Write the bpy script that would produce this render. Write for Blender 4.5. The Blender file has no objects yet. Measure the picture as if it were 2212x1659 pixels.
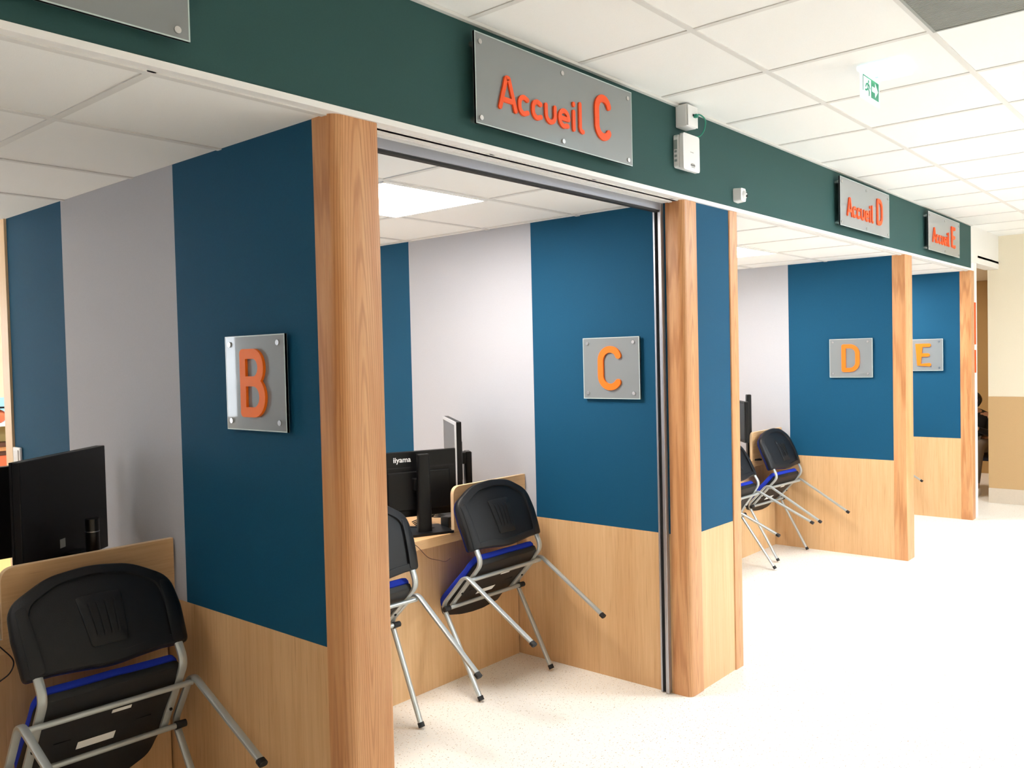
import bpy, bmesh, math, random
from mathutils import Vector, Matrix
C = bpy.context.scene.collection
SC = bpy.context.scene
random.seed(7)
PI = math.pi

# ------------------------------------------------------------------ camera
cam_d = bpy.data.cameras.new('camera'); cam = bpy.data.objects.new('camera', cam_d); C.objects.link(cam)
R_ = Vector((0.75828719, 0.65150605, -0.02324654)); U_ = Vector((-0.0016684, 0.03759781, 0.99929156)); F_ = Vector((-0.65191851, 0.75771121, -0.02959691))
m = Matrix((R_, U_, -F_)).transposed().to_4x4(); m.translation = Vector((1.94689408, 0, 1.57079896)); cam.matrix_world = m
cam_d.sensor_width = 36; cam_d.sensor_fit = 'HORIZONTAL'; cam_d.lens = 36 * 1868.13 / 2212; cam_d.clip_start = 0.05; cam_d.clip_end = 200
SC.camera = cam
# ------------------------------------------------------------------ view, world
SC.view_settings.view_transform = 'Standard'; SC.view_settings.look = 'None'; SC.view_settings.gamma = 1.0
SC.view_settings.use_curve_mapping = False; SC.view_settings.exposure = 1.5
W = bpy.data.worlds.new('world'); SC.world = W; W.use_nodes = True
bg = W.node_tree.nodes['Background']; bg.inputs[0].default_value = (0.86, 0.93, 1.0, 1); bg.inputs[1].default_value = 3.2
SC.cycles.use_denoising = True; SC.cycles.max_bounces = 8; SC.cycles.diffuse_bounces = 5; SC.cycles.sample_clamp_indirect = 6
BOOTH_LAMP = 13.0      # emission of the lamp diffusers
CORR_LAMP = 26.0

def lin(c):
    r = []
    for v in c[:3]:
        v /= 255.0; r.append(v / 12.92 if v <= 0.04045 else ((v + 0.055) / 1.055) ** 2.4)
    return (r[0], r[1], r[2], 1)
# ------------------------------------------------------------------ materials
def mat(name, col, rough=0.5, metal=0.0, coat=0.0, spec=0.5, noise=0.0, nscale=60.0, bump=0.0, emit=None, estr=0, bscale=None):
    M = bpy.data.materials.new(name); M.use_nodes = True; nt = M.node_tree; b = nt.nodes['Principled BSDF']
    b.inputs['Base Color'].default_value = lin(col); b.inputs['Roughness'].default_value = rough; b.inputs['Metallic'].default_value = metal
    b.inputs['Coat Weight'].default_value = coat; b.inputs['Coat Roughness'].default_value = 0.03; b.inputs['Coat IOR'].default_value = 1.42; b.inputs['Specular IOR Level'].default_value = spec
    if emit: b.inputs['Emission Color'].default_value = lin(emit); b.inputs['Emission Strength'].default_value = estr
    if noise or bump:
        tc = nt.nodes.new('ShaderNodeTexCoord'); n = nt.nodes.new('ShaderNodeTexNoise'); n.inputs['Scale'].default_value = nscale; n.inputs['Detail'].default_value = 4
        nt.links.new(tc.outputs['Object'], n.inputs['Vector'])
        if noise:
            mx = nt.nodes.new('ShaderNodeMix'); mx.data_type = 'RGBA'; c = lin(col)
            mx.inputs[6].default_value = tuple(x * (1 - noise) for x in c[:3]) + (1,); mx.inputs[7].default_value = tuple(min(1, x * (1 + noise)) for x in c[:3]) + (1,)
            nt.links.new(n.outputs['Fac'], mx.inputs[0]); nt.links.new(mx.outputs[2], b.inputs['Base Color'])
        if bump:
            n2 = n
            if bscale: 
                n2 = nt.nodes.new('ShaderNodeTexNoise'); n2.inputs['Scale'].default_value = bscale; nt.links.new(tc.outputs['Object'], n2.inputs['Vector'])
            bp = nt.nodes.new('ShaderNodeBump'); bp.inputs['Strength'].default_value = bump; bp.inputs['Distance'].default_value = 0.002
            nt.links.new(n2.outputs['Fac'], bp.inputs['Height']); nt.links.new(bp.outputs['Normal'], b.inputs['Normal'])
    return M

def wood(name, c1, c2, axis='z', fine=90.0, wide=7.0, rough=0.45, figure=0.0, dark=None, fw=.5):
    M = bpy.data.materials.new(name); M.use_nodes = True; nt = M.node_tree; b = nt.nodes['Principled BSDF']; L = nt.links.new
    tc = nt.nodes.new('ShaderNodeTexCoord')
    def noise(sc_across, sc_along, detail=3, rough_=0.6, dist=0.0):
        mp = nt.nodes.new('ShaderNodeMapping'); s = [sc_across] * 3; s['xyz'.index(axis)] = sc_along; mp.inputs['Scale'].default_value = s
        n = nt.nodes.new('ShaderNodeTexNoise'); n.inputs['Scale'].default_value = 1; n.inputs['Detail'].default_value = detail; n.inputs['Roughness'].default_value = rough_; n.inputs['Distortion'].default_value = dist
        L(tc.outputs['Object'], mp.inputs['Vector']); L(mp.outputs['Vector'], n.inputs['Vector']); return n
    f = noise(fine, fine * 0.035); w = noise(wide, wide * 0.08, 2, 0.5, 0.6)
    def ramp(src, lo, hi, a, z):
        r = nt.nodes.new('ShaderNodeMapRange'); r.inputs[1].default_value = lo; r.inputs[2].default_value = hi; r.inputs[3].default_value = a; r.inputs[4].default_value = z
        L(src, r.inputs[0]); return r.outputs[0]
    a = nt.nodes.new('ShaderNodeMath'); a.operation = 'ADD'; L(ramp(f.outputs['Fac'], .3, .7, 0, fw), a.inputs[0]); L(ramp(w.outputs['Fac'], .3, .7, 0, 1 - fw), a.inputs[1])
    mx = nt.nodes.new('ShaderNodeMix'); mx.data_type = 'RGBA'; mx.inputs[6].default_value = lin(c1); mx.inputs[7].default_value = lin(c2); L(a.outputs[0], mx.inputs[0])
    out = mx.outputs[2]
    if dark:  # short dark pores along the grain
        p = noise(fine * 2.2, fine * 0.06, 2, .5); mx2 = nt.nodes.new('ShaderNodeMix'); mx2.data_type = 'RGBA'; mx2.inputs[7].default_value = lin(dark)
        L(ramp(p.outputs['Fac'], .62, .72, 0, .55), mx2.inputs[0]); L(out, mx2.inputs[6]); out = mx2.outputs[2]
    if figure:
        mp = nt.nodes.new('ShaderNodeMapping'); s = [30.0] * 3; s['xyz'.index(axis)] = 1.1; mp.inputs['Scale'].default_value = s
        wv = nt.nodes.new('ShaderNodeTexWave'); wv.wave_type = 'RINGS'; wv.inputs['Scale'].default_value = 1.6; wv.inputs['Distortion'].default_value = 5; wv.inputs['Detail'].default_value = 2; wv.inputs['Detail Scale'].default_value = 0.7
        L(tc.outputs['Object'], mp.inputs['Vector']); L(mp.outputs['Vector'], wv.inputs['Vector'])
        mx3 = nt.nodes.new('ShaderNodeMix'); mx3.data_type = 'RGBA'; mx3.blend_type = 'MULTIPLY'; mx3.inputs[7].default_value = lin((205, 180, 160)); L(ramp(wv.outputs['Fac'], .55, 1, 0, figure), mx3.inputs[0]); L(out, mx3.inputs[6]); out = mx3.outputs[2]
    L(out, b.inputs['Base Color']); b.inputs['Roughness'].default_value = rough
    bp = nt.nodes.new('ShaderNodeBump'); bp.inputs['Strength'].default_value = 0.06; bp.inputs['Distance'].default_value = 0.001; L(f.outputs['Fac'], bp.inputs['Height']); L(bp.outputs['Normal'], b.inputs['Normal'])
    return M

def floor_mat():
    M = bpy.data.materials.new('speckled_vinyl'); M.use_nodes = True; nt = M.node_tree; b = nt.nodes['Principled BSDF']; L = nt.links.new
    tc = nt.nodes.new('ShaderNodeTexCoord'); prev = None
    base = lin((240, 236, 228))
    for sc, thr, col in ((150, .69, (168, 140, 108)), (115, .70, (205, 185, 158)), (190, .71, (120, 100, 84)), (90, .66, (246, 238, 224))):
        mp = nt.nodes.new('ShaderNodeMapping'); mp.inputs['Rotation'].default_value = (0, 0, sc); mp.inputs['Scale'].default_value = (1, .55, 1)
        n = nt.nodes.new('ShaderNodeTexNoise'); n.inputs['Scale'].default_value = sc; n.inputs['Detail'].default_value = 1
        r = nt.nodes.new('ShaderNodeMapRange'); r.inputs[1].default_value = thr; r.inputs[2].default_value = thr + .02
        L(tc.outputs['Object'], mp.inputs[0]); L(mp.outputs[0], n.inputs['Vector']); L(n.outputs['Fac'], r.inputs[0])
        mx = nt.nodes.new('ShaderNodeMix'); mx.data_type = 'RGBA'; mx.inputs[7].default_value = lin(col); L(r.outputs[0], mx.inputs[0])
        if prev is None: mx.inputs[6].default_value = base
        else: L(prev, mx.inputs[6])
        prev = mx.outputs[2]
    L(prev, b.inputs['Base Color']); b.inputs['Roughness'].default_value = 0.42
    return M

M = {}
M['blue'] = mat('blue_fabric_panel', (7, 76, 110), .75, noise=.12, nscale=220, bump=.15, spec=.25)
M['grey'] = mat('grey_fabric_panel', (185, 187, 195), .85, noise=.05, nscale=220, bump=.15, spec=.2)
M['green'] = mat('green_painted_fascia', (44, 80, 80), .7, noise=.08, nscale=200, bump=.1, spec=.25)
M['oak'] = wood('light_oak_laminate', (226, 188, 142), (204, 160, 112), 'z', dark=(186, 140, 96))
M['oak_y'] = wood('light_oak_laminate_across', (222, 182, 134), (200, 154, 106), 'y', dark=(182, 136, 92))
M['post'] = wood('oiled_beech', (216, 166, 118), (192, 130, 80), 'z', fine=170, wide=16, rough=.38, figure=.5, fw=.35, dark=(160, 104, 64))
M['edge'] = wood('pale_edge_band', (236, 206, 166), (226, 190, 146), 'z')
M['floor'] = floor_mat()
M['tile'] = mat('mineral_ceiling_tile', (244, 245, 244), .95, noise=.03, nscale=350, bump=.25, spec=.1)
M['tee'] = mat('ceiling_grid_white', (222, 222, 220), .6)
M['white'] = mat('white_enamel', (240, 240, 240), .4)
M['plastic'] = mat('white_plastic', (238, 238, 240), .35)
M['cream'] = mat('cream_wall_paint', (232, 222, 200), .85, noise=.03, nscale=120, bump=.2)
M['beige'] = mat('beige_wall_covering', (198, 164, 118), .7, noise=.05, nscale=140, bump=.15)
M['ochre'] = mat('ochre_wall_paint', (176, 142, 90), .8, noise=.04)
M['skirt'] = mat('pale_vinyl_skirting', (214, 200, 182), .6, noise=.05)
M['alu'] = mat('satin_aluminium', (178, 180, 188), .35, metal=.85)
M['rail'] = mat('grey_anodised_rail', (150, 152, 162), .5, metal=.3)
M['rubber'] = mat('black_rubber', (22, 22, 24), .7)
M['acryl'] = mat('smoked_acrylic', (128, 134, 138), .35, coat=1.0, noise=.02, nscale=400)
M['acryl_edge'] = mat('acrylic_edge', (188, 205, 205), .3, coat=.5)
M['orange'] = mat('orange_letter', (248, 84, 6), .5)
M['amber'] = mat('amber_orange_letter', (252, 118, 2), .5)
M['steel'] = mat('brushed_steel', (205, 205, 205), .25, metal=.9)
M['frame'] = mat('silver_painted_tube', (182, 188, 188), .32, metal=.45, noise=.03, nscale=300)
M['blackp'] = mat('black_textured_plastic', (20, 21, 24), .45, spec=.32, noise=.06, nscale=500, bump=.3)
M['navy'] = mat('blue_seat_fabric', (36, 60, 186), .85, noise=.15, nscale=500, bump=.4, spec=.2)
M['navyd'] = mat('dark_blue_back_fabric', (24, 34, 92), .85, noise=.15, nscale=500, bump=.4, spec=.2)
M['gloss'] = mat('black_gloss_plastic', (10, 10, 11), .3)
M['matt'] = mat('black_matt_plastic', (7, 7, 9), .42, spec=.28, noise=.08, nscale=300)
M['screen'] = mat('unlit_screen', (92, 90, 92), .35)
M['silver'] = mat('silver_bezel', (200, 200, 204), .4, metal=.2)
M['paper'] = mat('white_paper', (242, 242, 240), .7)
M['greenc'] = mat('green_cable', (20, 130, 108), .5)
M['sgreen'] = mat('exit_sign_green', (20, 140, 104), .5)
M['exitw'] = mat('exit_sign_white', (240, 250, 250), .4, emit=(225, 245, 250), estr=.22)
M['led'] = mat('green_led', (60, 240, 150), .3, emit=(60, 255, 150), estr=4)
M['lampc'] = mat('booth_lamp_diffuser', (255, 250, 240), .5, emit=(255, 247, 238), estr=BOOTH_LAMP)
M['lampb'] = mat('dim_booth_lamp_diffuser', (255, 250, 240), .5, emit=(255, 247, 238), estr=BOOTH_LAMP * .19)
M['lampk'] = mat('corridor_lamp_diffuser', (255, 252, 246), .5, emit=(226, 240, 255), estr=CORR_LAMP)
M['grille'] = mat('grey_vent_mesh', (158, 162, 160), .6)
M['dark'] = mat('dark_gap', (20, 20, 22), .8)
M['glass'] = mat('glass', (255, 255, 255), 0.02); M['glass'].node_tree.nodes['Principled BSDF'].inputs['Transmission Weight'].default_value = 1
M['terracotta'] = mat('terracotta_card', (214, 108, 70), .6)
M['brown'] = mat('brown_card', (84, 50, 34), .6)
M['yellow'] = mat('pale_yellow_board', (244, 226, 158), .6)
M['sky_print'] = mat('light_blue_print', (150, 206, 240), .6)
M['skin'] = mat('skin', (196, 150, 124), .55); M['hair'] = mat('dark_hair', (26, 18, 14), .6)
M['jacket'] = mat('black_jacket', (20, 22, 28), .8); M['trouser'] = mat('taupe_trousers', (112, 98, 84), .8); M['jean'] = mat('navy_cloth', (24, 34, 56), .8)

# ------------------------------------------------------------------ helpers
def obj(name, bm, m, parent=None, smooth=False, bevel=0.0, seg=2):
    me = bpy.data.meshes.new(name); bmesh.ops.recalc_face_normals(bm, faces=bm.faces); bm.to_mesh(me); bm.free()
    o = bpy.data.objects.new(name, me); C.objects.link(o); me.materials.append(M[m] if isinstance(m, str) else m)
    if smooth:
        for p in me.polygons: p.use_smooth = True
        mod = o.modifiers.new('edges', 'EDGE_SPLIT'); mod.split_angle = math.radians(35)
    if bevel:
        b = o.modifiers.new('bevel', 'BEVEL'); b.width = bevel; b.segments = seg; b.limit_method = 'ANGLE'
    if parent: o.parent = parent
    return o
def thing(name, label, cat, loc=(0, 0, 0), rotz=0, group=None):
    o = bpy.data.objects.new(name, None); C.objects.link(o); o.location = loc; o.rotation_euler = (0, 0, rotz); o.empty_display_size = .1
    o['label'] = label; o['category'] = cat
    if group: o['group'] = group
    return o
def tag(o, label, cat, group=None):
    o['label'] = label; o['category'] = cat
    if group: o['group'] = group
    return o
def struct(name, bm, m, **k):
    o = obj(name, bm, m, **k)
    if o.parent is None: o['kind'] = 'structure'
    return o
def add_box(bm, x0, x1, y0, y1, z0, z1, T=None):
    vs = [bm.verts.new((x, y, z)) for x in (x0, x1) for y in (y0, y1) for z in (z0, z1)]
    if T is not None:
        for v in vs: v.co = T @ v.co
    for f in ((0, 1, 3, 2), (4, 6, 7, 5), (0, 4, 5, 1), (2, 3, 7, 6), (0, 2, 6, 4), (1, 5, 7, 3)): bm.faces.new([vs[i] for i in f])
    return bm
def bx(*a, **k): return add_box(bmesh.new(), *a, **k)
def prism(bm, poly, place, h0, h1):
    """poly: list of 2D points; place(u, v, h) -> 3D"""
    a = [bm.verts.new(place(u, v, h0)) for u, v in poly]; b = [bm.verts.new(place(u, v, h1)) for u, v in poly]
    n = len(poly); bm.faces.new(a[::-1]); bm.faces.new(b)
    for i in range(n): bm.faces.new((a[i], a[(i + 1) % n], b[(i + 1) % n], b[i]))
def cyl(bm, p0, p1, r0, r1=None, n=16):
    r1 = r0 if r1 is None else r1; p0 = Vector(p0); p1 = Vector(p1); d = (p1 - p0).normalized(); a = d.orthogonal().normalized(); b = d.cross(a)
    A = [bm.verts.new(p0 + (a * math.cos(t) + b * math.sin(t)) * r0) for t in [2 * PI * i / n for i in range(n)]]
    B = [bm.verts.new(p1 + (a * math.cos(t) + b * math.sin(t)) * r1) for t in [2 * PI * i / n for i in range(n)]]
    bm.faces.new(A[::-1]); bm.faces.new(B)
    for i in range(n): bm.faces.new((A[i], A[(i + 1) % n], B[(i + 1) % n], B[i]))
def tube(bm, pts, r, n=8):
    pts = [Vector(p) for p in pts]; rings = []; up = Vector((0, 0, 1))
    for i, p in enumerate(pts):
        t = (pts[min(i + 1, len(pts) - 1)] - pts[max(i - 1, 0)]).normalized()
        a = t.cross(up); a = a.normalized() if a.length > 1e-3 else Vector((1, 0, 0)); b = t.cross(a)
        rings.append([bm.verts.new(p + (a * math.cos(2 * PI * k / n) + b * math.sin(2 * PI * k / n)) * r) for k in range(n)])
    for A, B in zip(rings, rings[1:]):
        for k in range(n): bm.faces.new((A[k], A[(k + 1) % n], B[(k + 1) % n], B[k]))
    bm.faces.new(rings[0]); bm.faces.new(rings[-1][::-1])
def smooth_path(pts, k=8):
    P = [Vector(p) for p in pts]; P = [2 * P[0] - P[1]] + P + [2 * P[-1] - P[-2]]; out = []
    for i in range(1, len(P) - 2):
        for j in range(k):
            t = j / k; a, b, c, d = P[i - 1:i + 3]
            out.append(.5 * ((2 * b) + (c - a) * t + (2 * a - 5 * b + 4 * c - d) * t * t + (3 * b - a - 3 * c + d) * t ** 3))
    out.append(P[-2]); return out
def fillet(pts, r, n=6, closed=False):
    out = []; N = len(pts)
    for i, p in enumerate(pts):
        rr = r[i] if isinstance(r, (list, tuple)) else r
        if (not closed and i in (0, N - 1)) or rr <= 0: out.append(Vector(p)); continue
        p = Vector(p); a = Vector(pts[i - 1]) - p; b = Vector(pts[(i + 1) % N]) - p; la, lb = a.length, b.length; a.normalize(); b.normalize()
        ang = a.angle(b); d = min(rr / math.tan(ang / 2), la * .49, lb * .49)
        s = p + a * d; e = p + b * d
        for k in range(n + 1):
            t = k / n; out.append((1 - t) ** 2 * s + 2 * t * (1 - t) * p + t * t * e)
    return out
def strip(bm, line, w, place, h0, h1, round_caps=True, cs=6):
    """flat extruded stroke along a 2-D polyline"""
    P = []
    for p in line:
        if not P or (Vector((p[0], p[1])) - P[-1]).length > 1e-5: P.append(Vector((p[0], p[1])))
    L = []; Rr = []
    for i, p in enumerate(P):
        t = (P[min(i + 1, len(P) - 1)] - P[max(i - 1, 0)]).normalized(); n = Vector((-t.y, t.x))
        k = 1.0
        if 0 < i < len(P) - 1:
            t1 = (P[i] - P[i - 1]).normalized(); k = 1 / max(.45, abs(n.dot(Vector((-t1.y, t1.x)))))
        L.append(p + n * w / 2 * k); Rr.append(p - n * w / 2 * k)
    def cap(p, t, side):
        a0 = math.atan2(t.y, t.x); return [p + Vector((math.cos(a0 + s), math.sin(a0 + s))) * w / 2 for s in [side * (PI / 2 - PI * j / cs) for j in range(1, cs)]]
    e = cap(P[-1], (P[-1] - P[-2]).normalized(), 1) if round_caps else []
    s = cap(P[0], (P[0] - P[1]).normalized(), 1) if round_caps else []
    def V(p, h): return bm.verts.new(place(p.x, p.y, h))
    Lt = [V(p, h1) for p in L]; Rt = [V(p, h1) for p in Rr]; Lb = [V(p, h0) for p in L]; Rb = [V(p, h0) for p in Rr]
    for i in range(len(P) - 1):
        bm.faces.new((Lt[i], Lt[i + 1], Rt[i + 1], Rt[i])); bm.faces.new((Lb[i], Rb[i], Rb[i + 1], Lb[i + 1]))
        bm.faces.new((Lt[i], Lb[i], Lb[i + 1], Lt[i + 1])); bm.faces.new((Rt[i], Rt[i + 1], Rb[i + 1], Rb[i]))
    for (pts, a_t, a_b, z_t, z_b) in ((e, Lt[-1], Lb[-1], Rt[-1], Rb[-1]), (s, Rt[0], Rb[0], Lt[0], Lb[0])):
        tt = [a_t] + [V(p, h1) for p in pts] + [z_t]; bb = [a_b] + [V(p, h0) for p in pts] + [z_b]
        if len(tt) > 2: bm.faces.new(tt); bm.faces.new(bb[::-1])
        for i in range(len(tt) - 1): bm.faces.new((tt[i], tt[i + 1], bb[i + 1], bb[i]))
def arc(cx, cy, rx, ry, a0, a1, n=14):
    return [(cx + rx * math.cos(math.radians(a0 + (a1 - a0) * i / n)), cy + ry * math.sin(math.radians(a0 + (a1 - a0) * i / n))) for i in range(n + 1)]

# ------------------------------------------------------------------ numbers of the place (metres)
ZW, ZB, ZC, ZBC = 0.743, 2.286, 2.676, 2.268      # dado, fascia bottom, corridor ceiling, booth ceiling
XS1, XS2, XE = -0.896, -1.822, -2.42              # stripe changes and end of the partitions
XPF = -0.098
walls = [(1.529, 1.694), (3.478, 4.008), (6.725, 6.890), (8.660, 8.775)]

# ------------------------------------------------------------------ floor and ceilings
struct('floor', bx(-6.2, 3.75, -3.1, 13.0, -0.1, 0.0), 'floor')
def ceiling(x0, x1, y0, y1, z, xs, ys, tee=.022, skip=()):
    c = struct('ceiling', bx(x0, x1, y0, y1, z, z + .02), 'tile')
    g = bmesh.new()
    for x in xs: add_box(g, x - tee / 2, x + tee / 2, y0, y1, z - .004, z + .001)
    for y in ys: add_box(g, x0, x1, y - tee / 2, y + tee / 2, z - .0035, z + .001)
    obj('ceiling_grid', g, 'tee', c)
    return c
ceiling(0.0, 3.6, -3.0, 9.75, ZC, [.488 + .6 * k for k in range(6)], [2.679 + .6 * k for k in range(-9, 12)])
YY = [2.22 + .6 * k for k in range(-7, 12)]
for (y0, y1) in ((-0.25, 1.529), (1.694, 3.478), (4.008, 6.725), (6.890, 8.660)):
    ceiling(-2.45, -0.03, y0, y1, ZBC, [-.59, -1.19, -1.79, -.041], [y for y in YY if y0 + .03 < y < y1 - .03])
struct('ceiling', bx(-6.1, -2.5, -3.0, 9.6, 2.5, 2.52), 'tile')
struct('ceiling', bx(-3.0, 0.0, 8.9, 13.0, 2.40, 2.42), 'cream')

# ------------------------------------------------------------------ fascia with its white trim
struct('wall_upper', bx(-0.12, 0.0, -3.0, 8.645, ZB, ZC), 'green')
struct('trim_1', bx(-0.035, 0.004, -3.0, 8.645, ZBC, ZB), 'white')
t2 = bmesh.new()
for a, b, z0 in ((-.05, -.035, ZBC - .004), (-.075, -.058, ZBC - .008), (-.108, -.085, ZBC - .006)): add_box(t2, a, b, 1.70, 3.47, z0, ZBC + .004)
struct('trim_2', t2, 'white')
struct('trim_3', bx(0.0, 0.016, -3.0, 8.645, ZC - .012, ZC - .001), 'tee')

# ------------------------------------------------------------------ partitions between the booths
def partition(name, y0, y1, post_gap=0.0, far_y=None):
    """core wall with fabric stripes over an oak dado on the side that faces the camera"""
    xr = XPF + .005
    w = struct(name, bx(XE, xr, y0 + .016, y1 - .016, 0, ZBC + .01), 'cream')
    for face, (a, b) in enumerate(((y0, y0 + .0155), (y1 - .0155, y1))):
        obj('fabric_panel', bx(XE, XS2, a, b, ZW, ZBC), 'blue', w)['label'] = 'blue fabric strip'
        obj('fabric_panel', bx(XS2, XS1, a, b, ZW, ZBC), 'grey', w)['label'] = 'light grey fabric strip'
        obj('fabric_panel', bx(XS1, xr, a, b, ZW, ZBC), 'blue', w)['label'] = 'blue fabric strip'
        obj('dado_panel', bx(XE, xr, a - (.001 if face == 0 else 0), b + (.001 if face else 0), 0, ZW), 'oak', w)['label'] = 'pale oak lower panel'
    return w
wB = partition('wall_partition', *walls[0])
wC = partition('wall_partition', walls[1][0], walls[1][1])
wD = partition('wall_partition', *walls[2])
wE = partition('wall_partition', *walls[3])
wA = partition('wall_partition', -0.42, -0.25)
# short stretch of wall between the two posts, facing the corridor
seg = struct('wall_front', bx(-.098, -.018, 3.62, 3.93, 0, ZBC), 'cream')
obj('fabric_panel', bx(-.018, -.010, 3.585, 3.925, ZW, ZBC), 'blue', seg)['label'] = 'blue fabric strip'
obj('dado_panel', bx(-.018, -.009, 3.585, 3.925, 0, ZW), 'oak', seg)['label'] = 'pale oak lower panel'

# ------------------------------------------------------------------ wooden posts
def post(y0, y1, label, x0=XPF, x1=-.004, r=.03, mt='post', z1=ZBC + .002, rev=False):
    bm = bmesh.new()
    poly = fillet([(x0, y0 - .003), (x1, y0 - .003), (x1, y1), (x0, y1)], [0, r, min(r, .012) if not rev else r, 0], 6, True)
    # gentle ridge next to the front edge
    cx, cy = x0 + .06, (y0 + y1) / 2
    prism(bm, [(p.x - cx, p.y - cy) for p in poly], lambda u, v, h: (u, v, h - .9), 0.0, z1)
    o = obj('wooden_post', bm, mt, smooth=True); o.location = (cx, cy, .9)
    tag(o, label, 'post', 'wooden posts at the booth openings')
    return o
post(1.529, 1.694, 'nearest and widest wooden post, orange beech, right of the letter B wall', r=.04)
post(3.478, 3.60, 'wooden post beside the aluminium door channel, right of the letter C plate', r=.035)
post(3.925, 4.008, 'narrow wooden post right of the slim blue strip, before the D booth', r=.01, x1=-.003)
post(6.725, 6.890, 'wooden post right of the letter D plate', r=.008)
post(8.660, 8.775, 'farthest wooden post, under the end of the green fascia', r=.008)
post(-.42, -.25, 'wooden post at the near side of the B booth', r=.03)
e = obj('wooden_post', bx(-2.505, XE - .004, 1.519, 1.70, 0, 2.30), 'edge'); tag(e, 'pale thin wooden upright at the back end of the letter B wall', 'post')
obj('shadow_gap', bx(XE - .0045, XE, 1.531, 1.69, 0, 2.26), 'dark', e)
for y0, y1 in walls[1:]:
    e = obj('wooden_post', bx(-2.505, XE - .004, y0 - .01, y1 + .01, 0, 2.30), 'edge'); tag(e, 'pale wooden upright closing the back end of a partition between booths', 'post', 'uprights at the back of the partitions')
struct('wall_back', bx(-2.53, -2.45, -3.0, 9.0, 2.29, 2.5), 'cream')
struct('wall_back_low', bx(-2.52, -2.455, -0.25, .27, 0, 2.29), 'grey')

# ------------------------------------------------------------------ sliding door track of booth C
t = thing('sliding_door_track', 'grey aluminium door track and side channel framing the C booth opening', 'door track', (-.13, 3.45, 0))
def P(o): o.parent = t; o.location = -Vector(t.location); return o
P(obj('header_rail', bx(-.140, -.108, 1.70, 3.468, 2.230, 2.268), 'rail', bevel=.002))
P(obj('rubber_seal', bx(-.138, -.114, 1.70, 3.452, 2.222, 2.2305), 'rubber'))
P(obj('side_channel', bx(-.122, -.106, 3.448, 3.477, 0.004, 2.262), 'alu', bevel=.002))
P(obj('side_channel', bx(-.150, -.141, 3.452, 3.477, 0.004, 2.228), 'alu', bevel=.001))
P(obj('rubber_seal', bx(-.141, -.122, 3.462, 3.476, 0.004, 2.229), 'rubber'))

# ------------------------------------------------------------------ end of the corridor and outer walls
we = struct('wall_end', bx(-.1, 3.6, 9.75, 9.9, 0, ZC), 'cream')
obj('dado_panel', bx(-.1, 3.6, 9.744, 9.75, .15, 1.075), 'beige', we)['label'] = 'beige lower wall covering'
struct('baseboard_end', bx(-.1, 3.6, 9.738, 9.75, 0, .15), 'skirt')
struct('wall_soffit', bx(-.12, 0.0, 8.645, 9.75, 2.347, ZC), 'white')
ws = struct('wall_stub', bx(-2.4, -.012, 8.78, 8.90, 0, 2.40), 'white')
struct('wall_passage_end', bx(-3.0, 1.0, 12.0, 12.1, 0, 2.4), 'ochre')
struct('wall_passage_left', bx(-3.1, -3.0, 8.8, 12.1, 0, 2.4), 'ochre')
struct('wall_passage_right', bx(-.02, .08, 9.9, 12.0, 0, 2.4), 'ochre')
struct('wall_right', bx(3.6, 3.7, -3.0, 9.9, 0, ZC), 'cream')
struct('wall_near', bx(-6.1, 3.7, -3.1, -3.0, 0, ZC), 'beige')
struct('wall_office_far', bx(-6.1, -2.4, 9.6, 9.7, 0, 2.5), 'cream')
n = tag(obj('notice_strip', bx(-.012, -.004, 8.80, 8.835, 1.60, 1.985), 'orange'), 'tall orange notice edge-on, upper one beyond the last post', 'notice', 'orange notices beyond the last post')
n = tag(obj('notice_strip', bx(-.012, -.004, 8.80, 8.835, 1.34, 1.55), 'orange'), 'short orange notice edge-on, below the tall one beyond the last post', 'notice', 'orange notices beyond the last post')

# office window wall (daylight)
wo = bmesh.new(); wins = [(-2.2, -.2), (.5, 2.5), (3.2, 5.2), (5.9, 7.9)]; zb, zt = 1.0, 2.2
add_box(wo, -6.1, -6.0, -3.0, 9.6, 0, zb); add_box(wo, -6.1, -6.0, -3.0, 9.6, zt, 2.5)
ys = [-3.0] + [v for w in wins for v in w] + [9.6]
for a, b in zip(ys[::2], ys[1::2]): add_box(wo, -6.1, -6.0, a, b, zb, zt)
struct('wall_office', wo, 'cream')
for i, (a, b) in enumerate(wins):
    f = bmesh.new()
    for y in (a, (a + b) / 2 - .02, b - .04): add_box(f, -6.07, -6.02, y, y + .04, zb, zt)
    for z in (zb, zt - .04): add_box(f, -6.07, -6.02, a, b, z, z + .04)
    w = struct('window_%d' % (i + 1), f, 'white')
    obj('window_pane', bx(-6.05, -6.044, a + .04, b - .04, zb + .04, zt - .04), 'glass', w)

# ------------------------------------------------------------------ lamps
def lamp(x, y, z, m, label, group):
    t = thing('ceiling_light', label, 'ceiling light', (x, y, z), 0, group)
    f = bmesh.new()
    for a, b, c, d in ((-.297, .297, -.297, -.285), (-.297, .297, .285, .297), (-.297, -.285, -.285, .285), (.285, .297, -.285, .285)): add_box(f, a, b, c, d, -.010, -.0045)
    obj('lamp_frame', f, 'white', t)
    obj('diffuser', bx(-.285, .285, -.285, .285, -.008, -.0045), m, t)
lamp(-.89, 2.52, ZBC, 'lampc', 'square glowing ceiling panel above the C booth desk', 'booth lamps')
lamp(-.89, 5.52, ZBC, 'lampc', 'square glowing ceiling panel above the D booth desk', 'booth lamps')
lamp(-.89, 7.92, ZBC, 'lampc', 'square ceiling panel lamp over the E booth', 'booth lamps')
lamp(-.89, .12, ZBC, 'lampb', 'square ceiling panel lamp over the near end of the B booth', 'booth lamps')
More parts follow.
